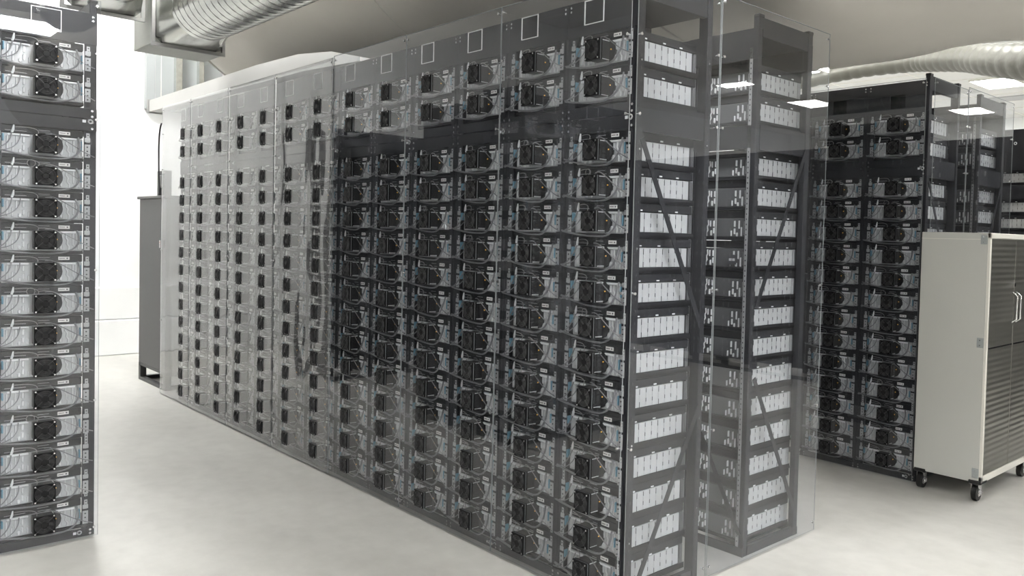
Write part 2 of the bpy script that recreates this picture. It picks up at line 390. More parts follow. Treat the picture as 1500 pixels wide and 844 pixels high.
def cable_set(v):
    rnd = random.Random(v*13+5); j = lambda s: rnd.uniform(-s, s)
    z = ZB; out = {}
    b = MB(); b.tube(bez((.150+j(.01), .052, z+.052), (.168, .025, z-.005), (.150+j(.01), .012, z-.068+j(.006)), (.05+j(.02), .03, z-.070), 9)
                     + bez((.05, .03, z-.070), (-.03, .04, z-.071), (-.10, .035, z-.066+j(.006)), (-.222, .03, z-.040+j(.01)), 7)[1:], .0048, 'cable_grey', 6)
    out['power_cable'] = b.mesh('power_cable')
    b = MB(); b.tube(bez((-.130+j(.006), .052, z+.055), (-.135, .03, z+.005), (-.165+j(.01), .02, z-.035+j(.01)), (-.222, .028, z-.05), 9), .0032, 'cable_grey', 6)
    out['signal_cable'] = b.mesh('signal_cable')
    b = MB(); b.tube(bez((-.100+j(.006), .054, z+.045), (-.100, .03, z-.01), (-.150+j(.01), .02, z-.05+j(.006)), (-.225, .024, z-.045), 9), .0026, 'cable_grey', 6)
    out['sense_cable'] = b.mesh('sense_cable')
    b = MB(); b.tube(bez((-.120, .05, z+.078), (-.06, .03+j(.01), z+.084+j(.004)), (-.02+j(.02), .02, z+.078), (-.030, .014, z+.048), 8), .0019, 'cable_light', 5)
    if v % 3 == 1: b.ring((-.055, .035, z+.064), .018, .0016, 'cable_light', 12, 4)
    out['fan_wire'] = b.mesh('fan_wire')
    b = MB(); b.tube(bez((-.02, .050, z+.062), (.06, .02, z+.075+j(.01)), (.12+j(.01), .015, z+.0+j(.01)), (.222, .028, z-.045+j(.008)), 10), .0026, 'cable_light' if v % 2 else 'cable_grey', 6)
    out['link_cable'] = b.mesh('link_cable')
    b = MB(); b.tube([(-.134, .048, z+.050), (-.129, .046, z+.066), (-.126, .046, z+.088)], [.0055, .006, .003], 'white_plastic', 7); out['white_plug'] = b.mesh('white_plug')
    b = MB(); b.box(-.174, -.166, .044, .066, z-.0+j(.004), z+.042, 'blue_plastic', .003); out['blue_connector'] = b.mesh('blue_connector')
    b = MB(); b.box(.163, .169, .048, .066, z-.02, z+.03+j(.004), 'blue_plastic', .003); out['blue_clip'] = b.mesh('blue_clip')
    return out
CS = [cable_set(v) for v in range(4)]

ORD = ['lowest', 'second', 'third', 'fourth', 'fifth', 'sixth', 'seventh', 'eighth', 'ninth', 'tenth', 'eleventh', 'twelfth', 'thirteenth', 'fourteenth']
P = .165; Z1 = .1217
ROWS = [Z1+P*i for i in range(13)]+[Z1+P*(12+1.795), Z1+P*(13+1.795)]
def rowname(i):
    if i == 14: return 'topmost'
    if i == 13: return 'second from top'
    if i == 0: return 'lowest'
    return ORD[i]+' from the floor'
CW = .4716
def module(rack_loc, rz, k, i, where, group, full=True, back=False):
    """battery module in row i of column k of a row of racks"""
    c, s = math.cos(rz), math.sin(rz)
    lx = -CW/2-k*CW
    root = empty('battery_module', (rack_loc[0]+lx*c, rack_loc[1]+lx*s, ROWS[i]-ZB), rz)
    tag(root, f'battery module, {rowname(i)}, {where}', 'battery module', group)
    v = CS[(i*3+k*5+(i*k) % 3) % 4]
    for nm in ('front_plate', 'cell_stack', 'tray', 'cover', 'label_plate'): link(nm, MS[nm], root)
    if back: link('rear_plate', MS['rear_plate'], root)
    f = link('fan', MS['fan'], root); link('impeller', MS['impeller'], f); link('fan_guard', MS['fan_guard'], f)
    link('fan_duct', MS['fan_duct'], root); link('power_cable', v['power_cable'], root)
    names = ['signal_cable', 'sense_cable', 'fan_wire', 'link_cable', 'white_plug', 'blue_connector', 'blue_clip']
    for nm in names if full else ['signal_cable', 'fan_wire', 'white_plug']:
        link(nm, v[nm], root)
    if full: link('indicator', MS['indicator'], root)
    return root

# ------------------------------------------------------------------ rack frames
ZT = 2.82
RM = {}
def post_mesh(x0, x1, y0, y1, zt):
    b = MB(); b.box(x0, x1, y0, y0+.004, 0, zt, 'rack_black'); b.box(x0, x1, y1-.004, y1, 0, zt, 'rack_black')
    xm = x1 if abs(x1) < .01 or abs(x1) < abs(x0) and x1 > -.1 else x0
    b.box(x0, x1, y0+.004, y1-.004, 0, zt, 'rack_black')
    return b
def rail_mesh(x):
    b = MB(); b.box(x-.019, x+.019, .0512, .0545, .05, ZT-.16, 'rack_black')
    for zr in ROWS+[.19, .5]:
        b.box(x-.0075, x+.0075, .0505, .0512, zr+.028, zr+.078, 'rail_grey')
        for q in range(3): b.box(x-.0035, x+.0035, .0498, .0506, zr+.036+q*.016-.003, zr+.036+q*.016+.003, 'slot_dark')
    for q in range(6): b.box(x-.0035, x+.0035, .0500, .0512, 2.20+q*.02-.003, 2.20+q*.02+.003, 'rail_grey')
    return b
def rack(loc, rz, k, label, group, square='trim', rear_rails=False, end=False, zt=ZT, marks=False, braces=(), side=False, back=False, top=2.88):
    c, s = math.cos(rz), math.sin(rz)
    root = empty('battery_rack', (loc[0]-k*CW*c, loc[1]-k*CW*s, 0), rz)
    tag(root, label, 'rack', group)
    W = CW-.001
    for (xa, xb) in ((-.034, -.0005), (-W, -W+.034)):
        t_ = top if (end and xb > -.01) else zt
        for (ya, yb) in ((.055, .098), (.542, .578)):
            if ya > .5: xa, xb = (-.058, -.0005) if xb > -.01 else (-W, -W+.058)
            b = MB(); b.box(xa, xb, ya, yb, 0, t_, 'rack_black', .002)
            if xb > -.01 and end:
                z = .1
                while z < t_-.1:
                    b.box(-.0006, .0012, (ya+yb)/2-.004, (ya+yb)/2+.004, z-.006, z+.006, 'slot_dark'); z += .055
            b.build('post', root)
    for x in (-.040, -W+.040): link('rail', RM.setdefault(('r', x), rail_mesh(x).mesh('rail')), root)
    if rear_rails:
        for x in (-.040, -W+.040):
            b = MB(); b.box(x-.009, x+.009, .5785, .582, .05, zt-.1, 'rail_grey'); z = .08
            while z < zt-.12: b.box(x-.003, x+.003, .5815, .5828, z-.004, z+.004, 'slot_dark'); z += .0275
            b.build('rail', root)
    # front closing panels
    b = MB()
    if square == 'hole':
        cx, cz, h, v = -CW/2, 2.735, .058, .050
        b.box(-W, cx-h, .050, .054, 2.652, zt, 'rack_black'); b.box(cx+h, -.0005, .050, .054, 2.652, zt, 'rack_black')
        b.box(cx-h, cx+h, .050, .054, 2.652, cz-v, 'rack_black'); b.box(cx-h, cx+h, .050, .054, cz+v, zt, 'rack_black')
        b.box(-W+.036, -.036, .10, .104, 2.652, zt-.03, 'fan_black')  # black backing added to keep the square hole dark
    else: b.box(-W, -.0005, .050, .054, 2.652, zt, 'rack_black', .001)
    for z in (zt-.02, zt-.04):
        for x in (-.02, -W+.02): b.cyl((x, .049, z), 'y', .006, .004, 'screw', 10)
    b.build('top_panel', root)
    b = MB(); b.box(-W, -.0005, .048, .052, 2.192, 2.255, 'rack_black', .001); b.box(-W, -.0005, .047, .051, 2.258, 2.313, 'rack_black', .001)
    for z in (2.205, 2.237, 2.270, 2.300):
        for x in (-.022, -W+.022): b.cyl((x, .046, z), 'y', .0065, .004, 'screw', 10)
    if marks:
        b.ring((-.030, -.006 if False else .0455, 2.243), .010, .004, 'rail_grey', 14, 4); b.box(-.066, -.050, .046, .0485, 2.236, 2.250, 'white_plastic')
    b.build('middle_panel', root)
    b = MB(); b.box(-W, -.0005, .050, .054, .0, .045, 'rack_black', .001)
    for z in (.013, .032):
        for x in (-.02, -W+.02): b.cyl((x, .049, z), 'y', .006, .004, 'screw', 10)
    if marks: b.ring((-.07, .0485, .025), .009, .0035, 'rail_grey', 14, 4); b.box(-.098, -.084, .0485, .051, .018, .032, 'white_plastic')
    b.build('base_panel', root)
    b = MB(); b.box(-W+.034, -.034, .06, .57, zt-.02, zt, 'rack_black'); b.build('roof_panel', root)
    if end:
        for (za, zb_) in ((top-.10, top), (2.184, 2.316), (0, .05)):
            b = MB(); b.box(-.030, -.0035, .098, .535, za, zb_, 'rack_black'); b.build('side_rail', root)
        for yy in (.076, .556):
            b = MB(); b.box(-.036, .004, yy-.024, yy+.024, top-.004, top+.016, 'rubber', .004); b.build('post_cap', root)
        t = MB(); t.cyl((0, 0, 0), 'x', .005, .004, 'screw', 8); t = RM.setdefault('side_bolt', t.mesh('side_bolt'))
        for z in (.3, .75, 1.2, 1.65, 2.1, 2.5):
            link('side_bolt', t, root, (.001, .076, z)); link('side_bolt', t, root, (.001, .556, z+.06))
    for (pa, pb) in braces:
        b = MB(); (xa, ya, za), (xb, yb, zb_) = pa, pb
        d = Vector((0, yb-ya, zb_-za)).normalized(); nrm = Vector((0, -d.z, d.y))*.014
        A, B = Vector(pa), Vector(pb)
        if abs(xa-xb) > .01:
            d = (B-A).normalized(); nrm = Vector((-d.z, 0, d.x))*.014; off = Vector((0, .004, 0))
        else: off = Vector((.004, 0, 0))
        vs = [A-nrm, A+nrm, B+nrm, B-nrm]; vs += [q+off for q in vs]
        b.add(vs, [(0, 1, 2, 3), (7, 6, 5, 4), (0, 4, 5, 1), (1, 5, 6, 2), (2, 6, 7, 3), (3, 7, 4, 0)], 'rack_black'); b.build('brace', root)
    if side:
        b = MB(); b.box(-.0035, -.001, .10, .534, .05, ZT-.02, 'rack_black'); b.box(-W+.001, -W+.0035, .10, .534, .05, ZT-.02, 'rack_black'); b.build('blackout_side', root)  # dark sides added to empty racks so the sheets reflect dark
    if back:
        b = MB(); b.box(-W+.034, -.034, .556, .56, .05, ZT-.02, 'black_steel'); b.build('blackout_back', root)  # dark sheet added so no light shows through the rack
    return root

COLN = ['first', 'second', 'third', 'fourth', 'fifth', 'sixth', 'seventh', 'eighth', 'ninth', 'tenth', 'eleventh', 'twelfth', 'thirteenth']
# --- the long main row, its front facing the camera
for k in range(13):
    wh = ['nearest the corner of the long row'] + [f'{COLN[j]} from the near corner of the long row' for j in range(1, 12)] + ['at the far end of the long row']
    rack((0, 0), 0, k, 'black steel battery rack, '+wh[k], 'racks of the long front row', end=(k == 0), marks=(k % 2 == 0), rear_rails=(k < 2),
         braces=(((.0005, .09, 2.15), (.0005, .555, 1.25)), ((.0005, .555, .88), (.0005, .09, .02))) if k == 0 else ())
    cn = 'in the column nearest the corner of the long row' if k == 0 else ('in the far end column of the long row' if k == 12 else f'in the {COLN[k]} column from the long row near corner')
    for i in range(15):
        module((0, 0), 0, k, i, cn, 'battery modules of the long front row', full=(k < 8), back=(k < 2))
# --- the rack row behind it, turned round: rear side towards the long row
D2 = .96
YB = D2+.58
# local front plane faces +y : rz = pi, local x runs towards -x world, so the column touching x=0 is k=-1
def back_row(y_front, who, seen, cols, last_group):
    for k in range(cols):
        o = rack((0, y_front), PI, -1-k, 'battery rack '+who+', '+('at the end nearest the aisle' if k == 0 else COLN[k]+' from the aisle end'), last_group, rear_rails=(k == 0), back=(k >= seen))
        if k == 0:
            W = CW-.001
            for (ya, yb) in ((.055, .098), (.535, .578)):
                b = MB(); b.box(-CW+.0005, -CW+.034, ya, yb, ZT, 2.88, 'rack_black'); b.build('post', o)
            for yy in (.076, .556):
                b = MB(); b.box(-CW-.004, -CW+.036, yy-.024, yy+.024, 2.876, 2.896, 'rubber', .004); b.build('post_cap', o)
            for (za, zb_) in ((2.78, 2.88), (2.184, 2.316), (0, .05)):
                b = MB(); b.box(-CW+.004, -CW+.03, .098, .535, za, zb_, 'rack_black'); b.build('side_rail', o)
            for (pa, pb) in ((((-CW+.0), .09, 2.22), ((-CW+.0), .53, 1.34)), ((-CW, .53, .96), (-CW, .10, .16))):
                b = MB(); A, B = Vector(pa), Vector(pb); d = (B-A).normalized(); nrm = Vector((0, -d.z, d.y))*.014; off = Vector((-.004, 0, 0))
                vs = [A-nrm, A+nrm, B+nrm, B-nrm]; vs += [q+off for q in vs]
                b.add(vs, [(0, 1, 2, 3), (7, 6, 5, 4), (0, 4, 5, 1), (1, 5, 6, 2), (2, 6, 7, 3), (3, 7, 4, 0)], 'rack_black'); b.build('brace', o)
            b = MB(); A, B = Vector((-.14, .584, .66)), Vector((-CW+.025, .584, .12)); d = (B-A).normalized(); nrm = Vector((-d.z, 0, d.x))*.013; off = Vector((0, .004, 0))
            vs = [A-nrm, A+nrm, B+nrm, B-nrm]; vs += [q+off for q in vs]
            b.add(vs, [(0, 1, 2, 3), (7, 6, 5, 4), (0, 4, 5, 1), (1, 5, 6, 2), (2, 6, 7, 3), (3, 7, 4, 0)], 'rack_black'); b.build('brace', o)
            # dark end strips closing the foot of the rear face
            for (za, zb_) in ((0, .05), (2.19, 2.31), (2.66, ZT)):
                b = MB(); b.box(-W, -.0005, .578, .582, za, zb_, 'rack_black'); b.build('rear_panel', o)
        if k < seen:
            for i in range(15):
                c = CW/2+k*CW
                root = empty('battery_module', (-c, y_front, ROWS[i]-ZB), PI)
                tag(root, f'battery module seen from its side and rear, {rowname(i)}, {who}', 'battery module', 'battery modules '+who)
                for nm in ('front_plate', 'rear_plate', 'cell_stack', 'tray', 'cover', 'label_plate', 'fan_duct'): link(nm, MS[nm], root)
                f = link('fan', MS['fan'], root); link('impeller', MS['impeller'], f)
back_row(YB, 'behind the long row', 1, 13, 'racks behind the long front row')
# --- row behind the white cabinet
YR = 2.98; XR = -.005
who = ['beside the white cabinet', 'one column along from the white cabinet', 'two columns along from the white cabinet']
for k in range(3):
    rack((XR, YR), 0, k, 'dark battery rack with square top hole, '+who[k], 'racks of the dark row by the white cabinet', square='hole', end=(k == 0), zt=2.87, top=2.90, marks=(k == 0), rear_rails=(k == 0),
         braces=(((.0005, .09, 2.15), (.0005, .555, 1.25)), ((.0005, .555, .88), (.0005, .09, .02))) if k == 0 else ())
    for i in range(15):
        if k < 2: module((XR, YR), 0, k, i, ('in the dark rack beside the white cabinet' if k == 0 else 'one column along from the white cabinet'), 'battery modules of the dark row', full=(k < 2), back=(k == 0))
back_row(YR+.96+.58, 'behind the dark row', 1, 4, 'racks behind the dark row')
# --- left row, facing +x
LX, LY = -2.5435, -1.444
for k in range(9):
    rack((LX, LY), PI/2, k, 'tall battery rack facing the aisle at the end of the left row' if k == 0 else 'battery rack of the left row, '+COLN[k]+' from its end',
         'racks of the left row', end=(k == 0), marks=True, rear_rails=False, back=True)
    if k < 2:
        for i in range(15):
            module((LX, LY), PI/2, k, i, ('in the end rack of the left row' if k == 0 else 'in the next rack of the left row'), 'battery modules of the left row', full=(k == 0))
for k in range(9):
    rack((LX-1.55, LY-k*CW-CW), -PI/2, 0, 'battery rack backing onto the left row, '+COLN[k]+' from its end', 'racks backing onto the left row', side=True, back=True)
for k in range(9):
    rack((-6.1, LY-.15), PI/2, k, 'battery rack of the row beyond the left rows, '+COLN[k]+' from its end', 'racks of the row beyond the left rows', side=True, back=True)
# --- rack ends across the far aisle
FX, FY = -.15, 6.0
far = rack((FX, FY+CW), PI/2, 0, 'dark rack across the far aisle, its side towards the white cabinet', 'racks across the far aisle', back=True)
for (za, zb_) in ((2.476, 2.88), (2.184, 2.318), (0, .05)):
    b = MB(); b.box(-CW+.002, -CW+.006, .098, .542, za, zb_, 'rack_black'); b.build('side_plate', far)
b = MB(); b.ring((-.0, 0, 0), .012, .004, 'rail_grey', 14, 4, 'x'); b.build('round_washer', far, (-CW+.001, .30, 2.74))
for i in range(14):
    root = empty('battery_module', (FX, FY+CW-CW/2, ROWS[i]-ZB), PI/2)
    tag(root, f'battery module seen side-on across the far aisle, {rowname(i)}', 'battery module', 'battery modules across the far aisle')
    for nm in ('front_plate', 'cell_stack', 'tray', 'cover'): link(nm, MS[nm], root)
for k in range(14):  # unbroken row added so the side sheets reflect dark
    rack((FX+.05+14*CW, FY), 0, k, 'plain dark rack across the far aisle, '+(['fourteenth'] + COLN[::-1])[k]+' from the side-on rack', 'racks across the far aisle', back=True)

# ------------------------------------------------------------------ clear sheets
def sheet(name, xs0, xs1, z0, z1, mt, label, group, wave=0., holes=(), loc=(0, 0, 0), rz=0, y=.0, step=.05, seed=0, bolts=True, trims=(), taper=0):
    """clear sheet in the local x-z plane with square holes (xa,xb,za,zb) for the fans"""
    xs = {round(xs0, 4), round(xs1, 4)}; zs = {round(z0, 4), round(z1, 4)}
    for (xa, xb, za, zb_) in holes: xs |= {round(xa, 4), round(xb, 4)}; zs |= {round(za, 4), round(zb_, 4)}
    def fill(s, st):
        s = sorted(s); out = []
        for a, c in zip(s, s[1:]):
            n = max(1, int(math.ceil((c-a)/st-1e-6))); out += [a+(c-a)*i/n for i in range(n)]
        return out+[s[-1]]
    X = fill(xs, step if wave else 5); Z = fill(zs, step if wave else 5)
    rnd = random.Random(seed); ph = [rnd.uniform(0, 6.28) for _ in range(8)]
    def yy(x, z):
        if not wave: return y
        e = min(1, max(0, (z-.02)/.3), 1)
        cr = 0
        for (xc, am, wd) in ((-3.02, .5, .03), (-3.62, .8, .035), (-3.95, .6, .022), (-4.45, .9, .04), (-4.82, .5, .025), (-5.2, .8, .03), (-5.62, .6, .03), (-6.2, .5, .05)):
            xx = xc+.05*math.sin(z*3.1+xc*5)+.02*math.sin(z*9+xc*3); cr += am*math.exp(-((x-xx)/wd)**2)*(.5+.5*math.sin(z*1.7+xc*11))
        a = -cr*.9+(math.sin(x*6.1+ph[0]+1.2*math.sin(z*1.1+ph[1]))*.5+math.sin(z*2.3+x*1.7+ph[2])*.35+math.sin(x*13+z*1.9+ph[3])*.16+math.sin(z*6.5-x*3+ph[4])*.10)
        ed = 1.0
        return y-.002-abs(wave)*(.5+.5*a)*.9*ed
    vs = [(x, yy(x, z), z) for x in X for z in Z]; nz = len(Z); fs = []
    for i in range(len(X)-1):
        for j in range(nz-1):
            cx, cz = (X[i]+X[i+1])/2, (Z[j]+Z[j+1])/2
            if any(xa < cx < xb and za < cz < zb_ for (xa, xb, za, zb_) in holes): continue
            fs.append((i*nz+j, (i+1)*nz+j, (i+1)*nz+j+1, i*nz+j+1))
    b = MB(); b.add(vs, fs, mt, bool(wave))
    me_ = b.mesh(name); me_.materials.append(M['sheet_edge']); o = link(name, me_); o.location = loc; o.rotation_euler = (0, 0, rz)
    sd = o.modifiers.new('thickness', 'SOLIDIFY'); sd.thickness = .003; sd.offset = 1 if True else 0; sd.use_even_offset = False; sd.material_offset_rim = 1
    tag(o, label, 'clear panel', group)
    if bolts:
        for xx in (xs0+.018, xs1-.018):
            for zz in (.06, .75, 1.45, 2.25, 2.60, z1-.03):
                if zz > z1: continue
                yq = yy(xx, zz)
                q = RM.get('bolt')
                if not q:
                    t = MB(); t.cyl((0, -.006, 0), 'y', .007, .008, 'screw', 10); t.tube([(0, 0, 0), (0, .012, 0)], .002, 'rail_grey', 6); q = RM['bolt'] = t.mesh('bolt')
                link('bolt', q, o, (xx, yq-.0005, zz))
    for (xa, xb, za, zb_) in trims:
        t = MB(); e = .003
        t.box(xa-e, xb+e, y-.004, y+.001, za-e, za, 'white_plastic'); t.box(xa-e, xb+e, y-.004, y+.001, zb_, zb_+e, 'white_plastic')
        t.box(xa-e, xa, y-.004, y+.001, za, zb_, 'white_plastic'); t.box(xb, xb+e, y-.004, y+.001, za, zb_, 'white_plastic')
        t.build('cutout_rim', o)
    # bright cut edges
    if not wave:
        t = MB()
        for xx in (xs0, xs1): t.box(xx-.0006, xx+.0006, y-.0035, y+.0005, z0, z1, 'sheet_edge')
        t.box(xs0, xs1, y-.0045, y+.0015, z1-.001, z1+.0012, 'sheet_edge'); t.build('polished_edge', o)
    return o
def fan_holes(k0, k1):
    h = []
    for k in range(k0, k1):
        c = -CW/2-k*CW
        for z in ROWS: h.append((c-.0485, c+.0485, z-.0485, z+.0485))
    return h
def sq_holes(k0, k1): return [(-CW/2-k*CW-.062, -CW/2-k*CW+.062, 2.687, 2.793) for k in range(k0, k1)]
for (a, c, lb) in ((0, 2, 'nearest the corner'), (2, 4, 'second from the corner'), (4, 6, 'third from the corner')):
    hs = fan_holes(a, c); sq_ = sq_holes(a, c)
    sheet('clear_panel', -c*CW+.003, -a*CW-.003+(.012 if a == 0 else 0), .012, 2.88, 'acrylic', 'flat clear acrylic sheet across the front of the long row, '+lb, 'clear acrylic sheets on the long row front', holes=hs, trims=sq_)
for (a, c, lb) in ((6, 8, 'beside the flat sheets'), (8, 10, 'second along from the flat sheets'), (10, 12, 'third along from the flat sheets'), (12, 13, 'at the far end')):
    hs = fan_holes(a, c)
    sheet('clear_panel', (-c*CW+.0003) if c < 13 else -6.50, -a*CW-.0003, .012, 2.87, 'film', 'wavy clear vinyl sheet over the far racks, '+lb, 'wavy vinyl sheets on the long row front', wave=.008, holes=hs, seed=6, step=.025, trims=sq_holes(a, c))
# side sheets of the long row pair
def side_sheet(xpos, ya, yb, z0, z1, lb, grp):
    # local x runs along +y world, local -y faces +x
    o = sheet('clear_panel', ya, yb, z0, z1, 'acrylic', lb, grp, loc=(xpos, 0, 0), rz=PI/2, bolts=True)
    return o
side_sheet(.036, .01, .592, .012, 2.88, 'clear acrylic sheet over the side of the long front row', 'acrylic sheets over the rack sides')
side_sheet(.040, .597, 1.60, .012, 2.90, 'clear acrylic sheet over the side of the rear rack of the near pair', 'acrylic sheets over the rack sides')
side_sheet(.020, YR+.08, YR+.66, .012, 2.88, 'clear acrylic sheet above the white cabinet on the side of the dark row', 'acrylic sheets over the rack sides')
side_sheet(.023, YR+.665, YR+1.60, .012, 2.90, 'clear acrylic sheet over the side of the rear rack of the far pair', 'acrylic sheets over the rack sides')
# front sheet of the dark row
sheet('clear_panel', -2*CW+.003, -.002, .012, 2.87, 'acrylic', 'clear acrylic sheet on the front of the dark row by the white cabinet', 'clear sheet of the dark row', loc=(XR, YR, 0), holes=fan_holes(0, 2))
# left row sheet
sheet('clear_panel', -2*CW+.003, .004, .012, 2.88, 'acrylic', 'clear acrylic sheet over the fans of the left row end rack', 'clear sheet of the left row', loc=(LX, LY, 0), rz=PI/2, holes=fan_holes(0, 2), trims=sq_holes(0, 2))
# maker's sticker on the far film and a black tag on the rear rack
b = MB(); b.box(-6.485, -6.455, -.030, -.028, 1.47, 1.545, 'paper'); b.box(-6.482, -6.458, -.0305, -.030, 1.522, 1.528, 'red_ink'); b.box(-6.482, -6.462, -.0305, -.030, 1.500, 1.504, 'ink'); b.box(-6.482, -6.462, -.0305, -.030, 1.485, 1.488, 'ink')
tag(b.build('paper_sticker'), 'small white paper sticker on the far edge of the wavy vinyl sheet', 'sticker')
b = MB(); b.box(-.186, -.130, .995, .9985, 1.567, 1.62, 'ink')
for (xa, xb) in ((-.177, -.170), (-.167, -.160), (-.154, -.147), (-.145, -.138)): b.box(xa, xb, .9942, .995, 1.586, 1.600, 'white_plastic')
tag(b.build('rack_tag'), 'small black tag with white characters on the rear rack', 'tag')

# ------------------------------------------------------------------ grey floor cabinet by the far end
g = empty('grey_cabinet', (-7.0, .4, 0)); tag(g, 'tall dark grey metal cabinet on an open base beyond the long row', 'cabinet')
def L(b, name, par, off): o = b.build(name, par); o.location = (-off[0], -off[1], -off[2]); return o
OFF = (-7.0, .4, 0)
b = MB(); b.box(-7.52, -6.62, .07, .80, .19, 1.97, 'grey_cab', .004); L(b, 'cabinet_body', g, OFF)
b = MB(); b.box(-7.55, -6.60, .05, .82, 1.97, 2.0, 'grey_cab', .005); L(b, 'cabinet_top', g, OFF)
b = MB()
for (xa, xb) in ((-7.52, -7.46), (-6.68, -6.62)):
    b.box(xa, xb, .07, .13, 0, .19, 'grey_dark'); b.box(xa, xb, .74, .80, 0, .19, 'grey_dark'); b.box(xa, xb, .13, .74, 0, .04, 'grey_dark')
b.box(-7.46, -6.68, .07, .12, 0, .035, 'grey_dark'); b.box(-7.46, -6.68, .75, .80, 0, .035, 'grey_dark'); b.box(-7.52, -6.62, .07, .80, .16, .189, 'grey_dark'); L(b, 'base_frame', g, OFF)
b = MB(); b.ring((-7.46, .25, 2.045), .032, .006, 'chrome', 18, 6); b.cyl((-7.46, .25, 2.005), 'z', .008, .02, 'chrome', 8); L(b, 'lifting_eye', g, OFF)
hb = MB(); hb.box(-7.36, -7.10, .22, .24, 2.001, 2.28, 'grey_dark')
hb = MB()
hb.box(-7.38, -7.34, .20, .26, 2.001, 2.25, 'grey_dark'); hb.box(-7.14, -7.10, .20, .26, 2.001, 2.25, 'grey_dark'); hb.box(-7.38, -7.10, .20, .26, 2.25, 2.28, 'grey_dark'); hb.box(-7.34, -7.14, .19, .25, 2.10, 2.24, 'grey_cab', .01)
tag(hb.build('power_socket_box'), 'small dark boxed bracket standing on top of the grey cabinet', 'bracket')
# black cable hanging beside the film
b = MB(); b.tube(bez((-6.62, .02, 2.72), (-6.72, .02, 2.66), (-6.70, .02, 2.4), (-6.69, .02, 2.2), 10)+[Vector((-6.66, .02, 2.02))], .008, 'cable_black', 8)
tag(b.build('hanging_cable'), 'black cable hanging at the far edge of the wavy vinyl sheet', 'cable')

# ------------------------------------------------------------------ rolling cabinet
c0 = empty('rolling_cabinet', (.26, 3.3, 0)); tag(c0, 'white steel storage cabinet with ribbed metal doors on black casters', 'cabinet')
OFF = (.26, 3.3, 0)
xa, xb, ya, yb, za, zb_ = .038, .507, 2.90, 3.84, .13, 1.79
b = MB(); b.box(xa, xb-.02, ya, yb, za, zb_, 'cab_beige', .003); b.box(xa, xb-.02, ya-.0015, ya+.001, zb_-.045, zb_-.042, 'cab_edge'); L(b, 'cabinet_body', c0, OFF)
b = MB(); b.box(xb-.02, xb, ya, ya+.022, za, zb_, 'cab_edge', .003); b.box(xb-.02, xb, yb-.022, yb, za, zb_, 'cab_edge', .003); b.box(xb-.02, xb, ya, yb, zb_-.035, zb_, 'cab_edge', .003); b.box(xb-.02, xb, ya, yb, za, za+.045, 'cab_edge', .003); L(b, 'door_frame', c0, OFF)
ym = (ya+yb)/2
for s in (0, 1):
    y_a, y_b = (ya+.024, ym-.002) if s == 0 else (ym+.002, yb-.024)
    d = MB(); d.box(xb-.019, xb-.003, y_a, y_b, za+.047, zb_-.037, 'steel_door', .003); d.box(xb-.0035, xb-.001, y_a+.01, y_b-.01, 1.02, 1.03, 'chrome')
    do = L(d, 'door', c0, OFF)
    h = MB(); yh = ym-.035 if s == 0 else ym+.035
    h.tube([(xb, yh, 1.18), (xb+.03, yh, 1.20), (xb+.032, yh, 1.36), (xb, yh, 1.385)], .006, 'chrome', 8); hh = h.build('handle', do)
    if s == 0: h = MB(); h.cyl((xb+.006, yh, 1.44), 'x', .014, .016, 'chrome', 14); h.build('lock', do)
for (z) in (zb_-.045, 1.06, za+.06):
    b = MB(); b.box(xb-.065, xb-.021, ya-.004, ya+.001, z-.03 if z < 1.7 else z-.03, z+.035 if z < 1.7 else z+.03, 'wall_panel', .002)
    for dz in (-.015, .018): b.cyl((xb-.045, ya-.005, z+dz), 'y', .004, .003, 'screw', 8)
    L(b, 'corner_bracket', c0, OFF)
for (cx, cy) in ((xa+.04, ya+.05), (xb-.05, ya+.05), (xa+.04, yb-.05), (xb-.05, yb-.05)):
    b = MB(); b.box(cx-.039, cx+.05, cy-.055, cy+.055, .118, .148, 'rubber', .008); L(b, 'corner_bumper', c0, OFF)
    b = MB(); b.cyl((cx, cy, .052), 'x', .0515, .036, 'rubber', 20); b.cyl((cx, cy, .052), 'x', .026, .040, 'galv_dark', 14); w_ = L(b, 'caster', c0, OFF)
    f = MB()
    for s in (-1, 1): f.box(cx+s*.024-.002, cx+s*.024+.002, cy-.024, cy+.024, .036, .112, 'screw')
    f.box(cx-.026, cx+.026, cy-.022, cy+.022, .110, .117, 'chrome'); f.cyl((cx+.034, cy, .052), 'x', .007, .016, 'chrome', 8)
    f.tube([(cx+.03, cy, .075), (cx+.045, cy-.02, .07)], .006, 'chrome', 6); f.build('caster_fork', w_)

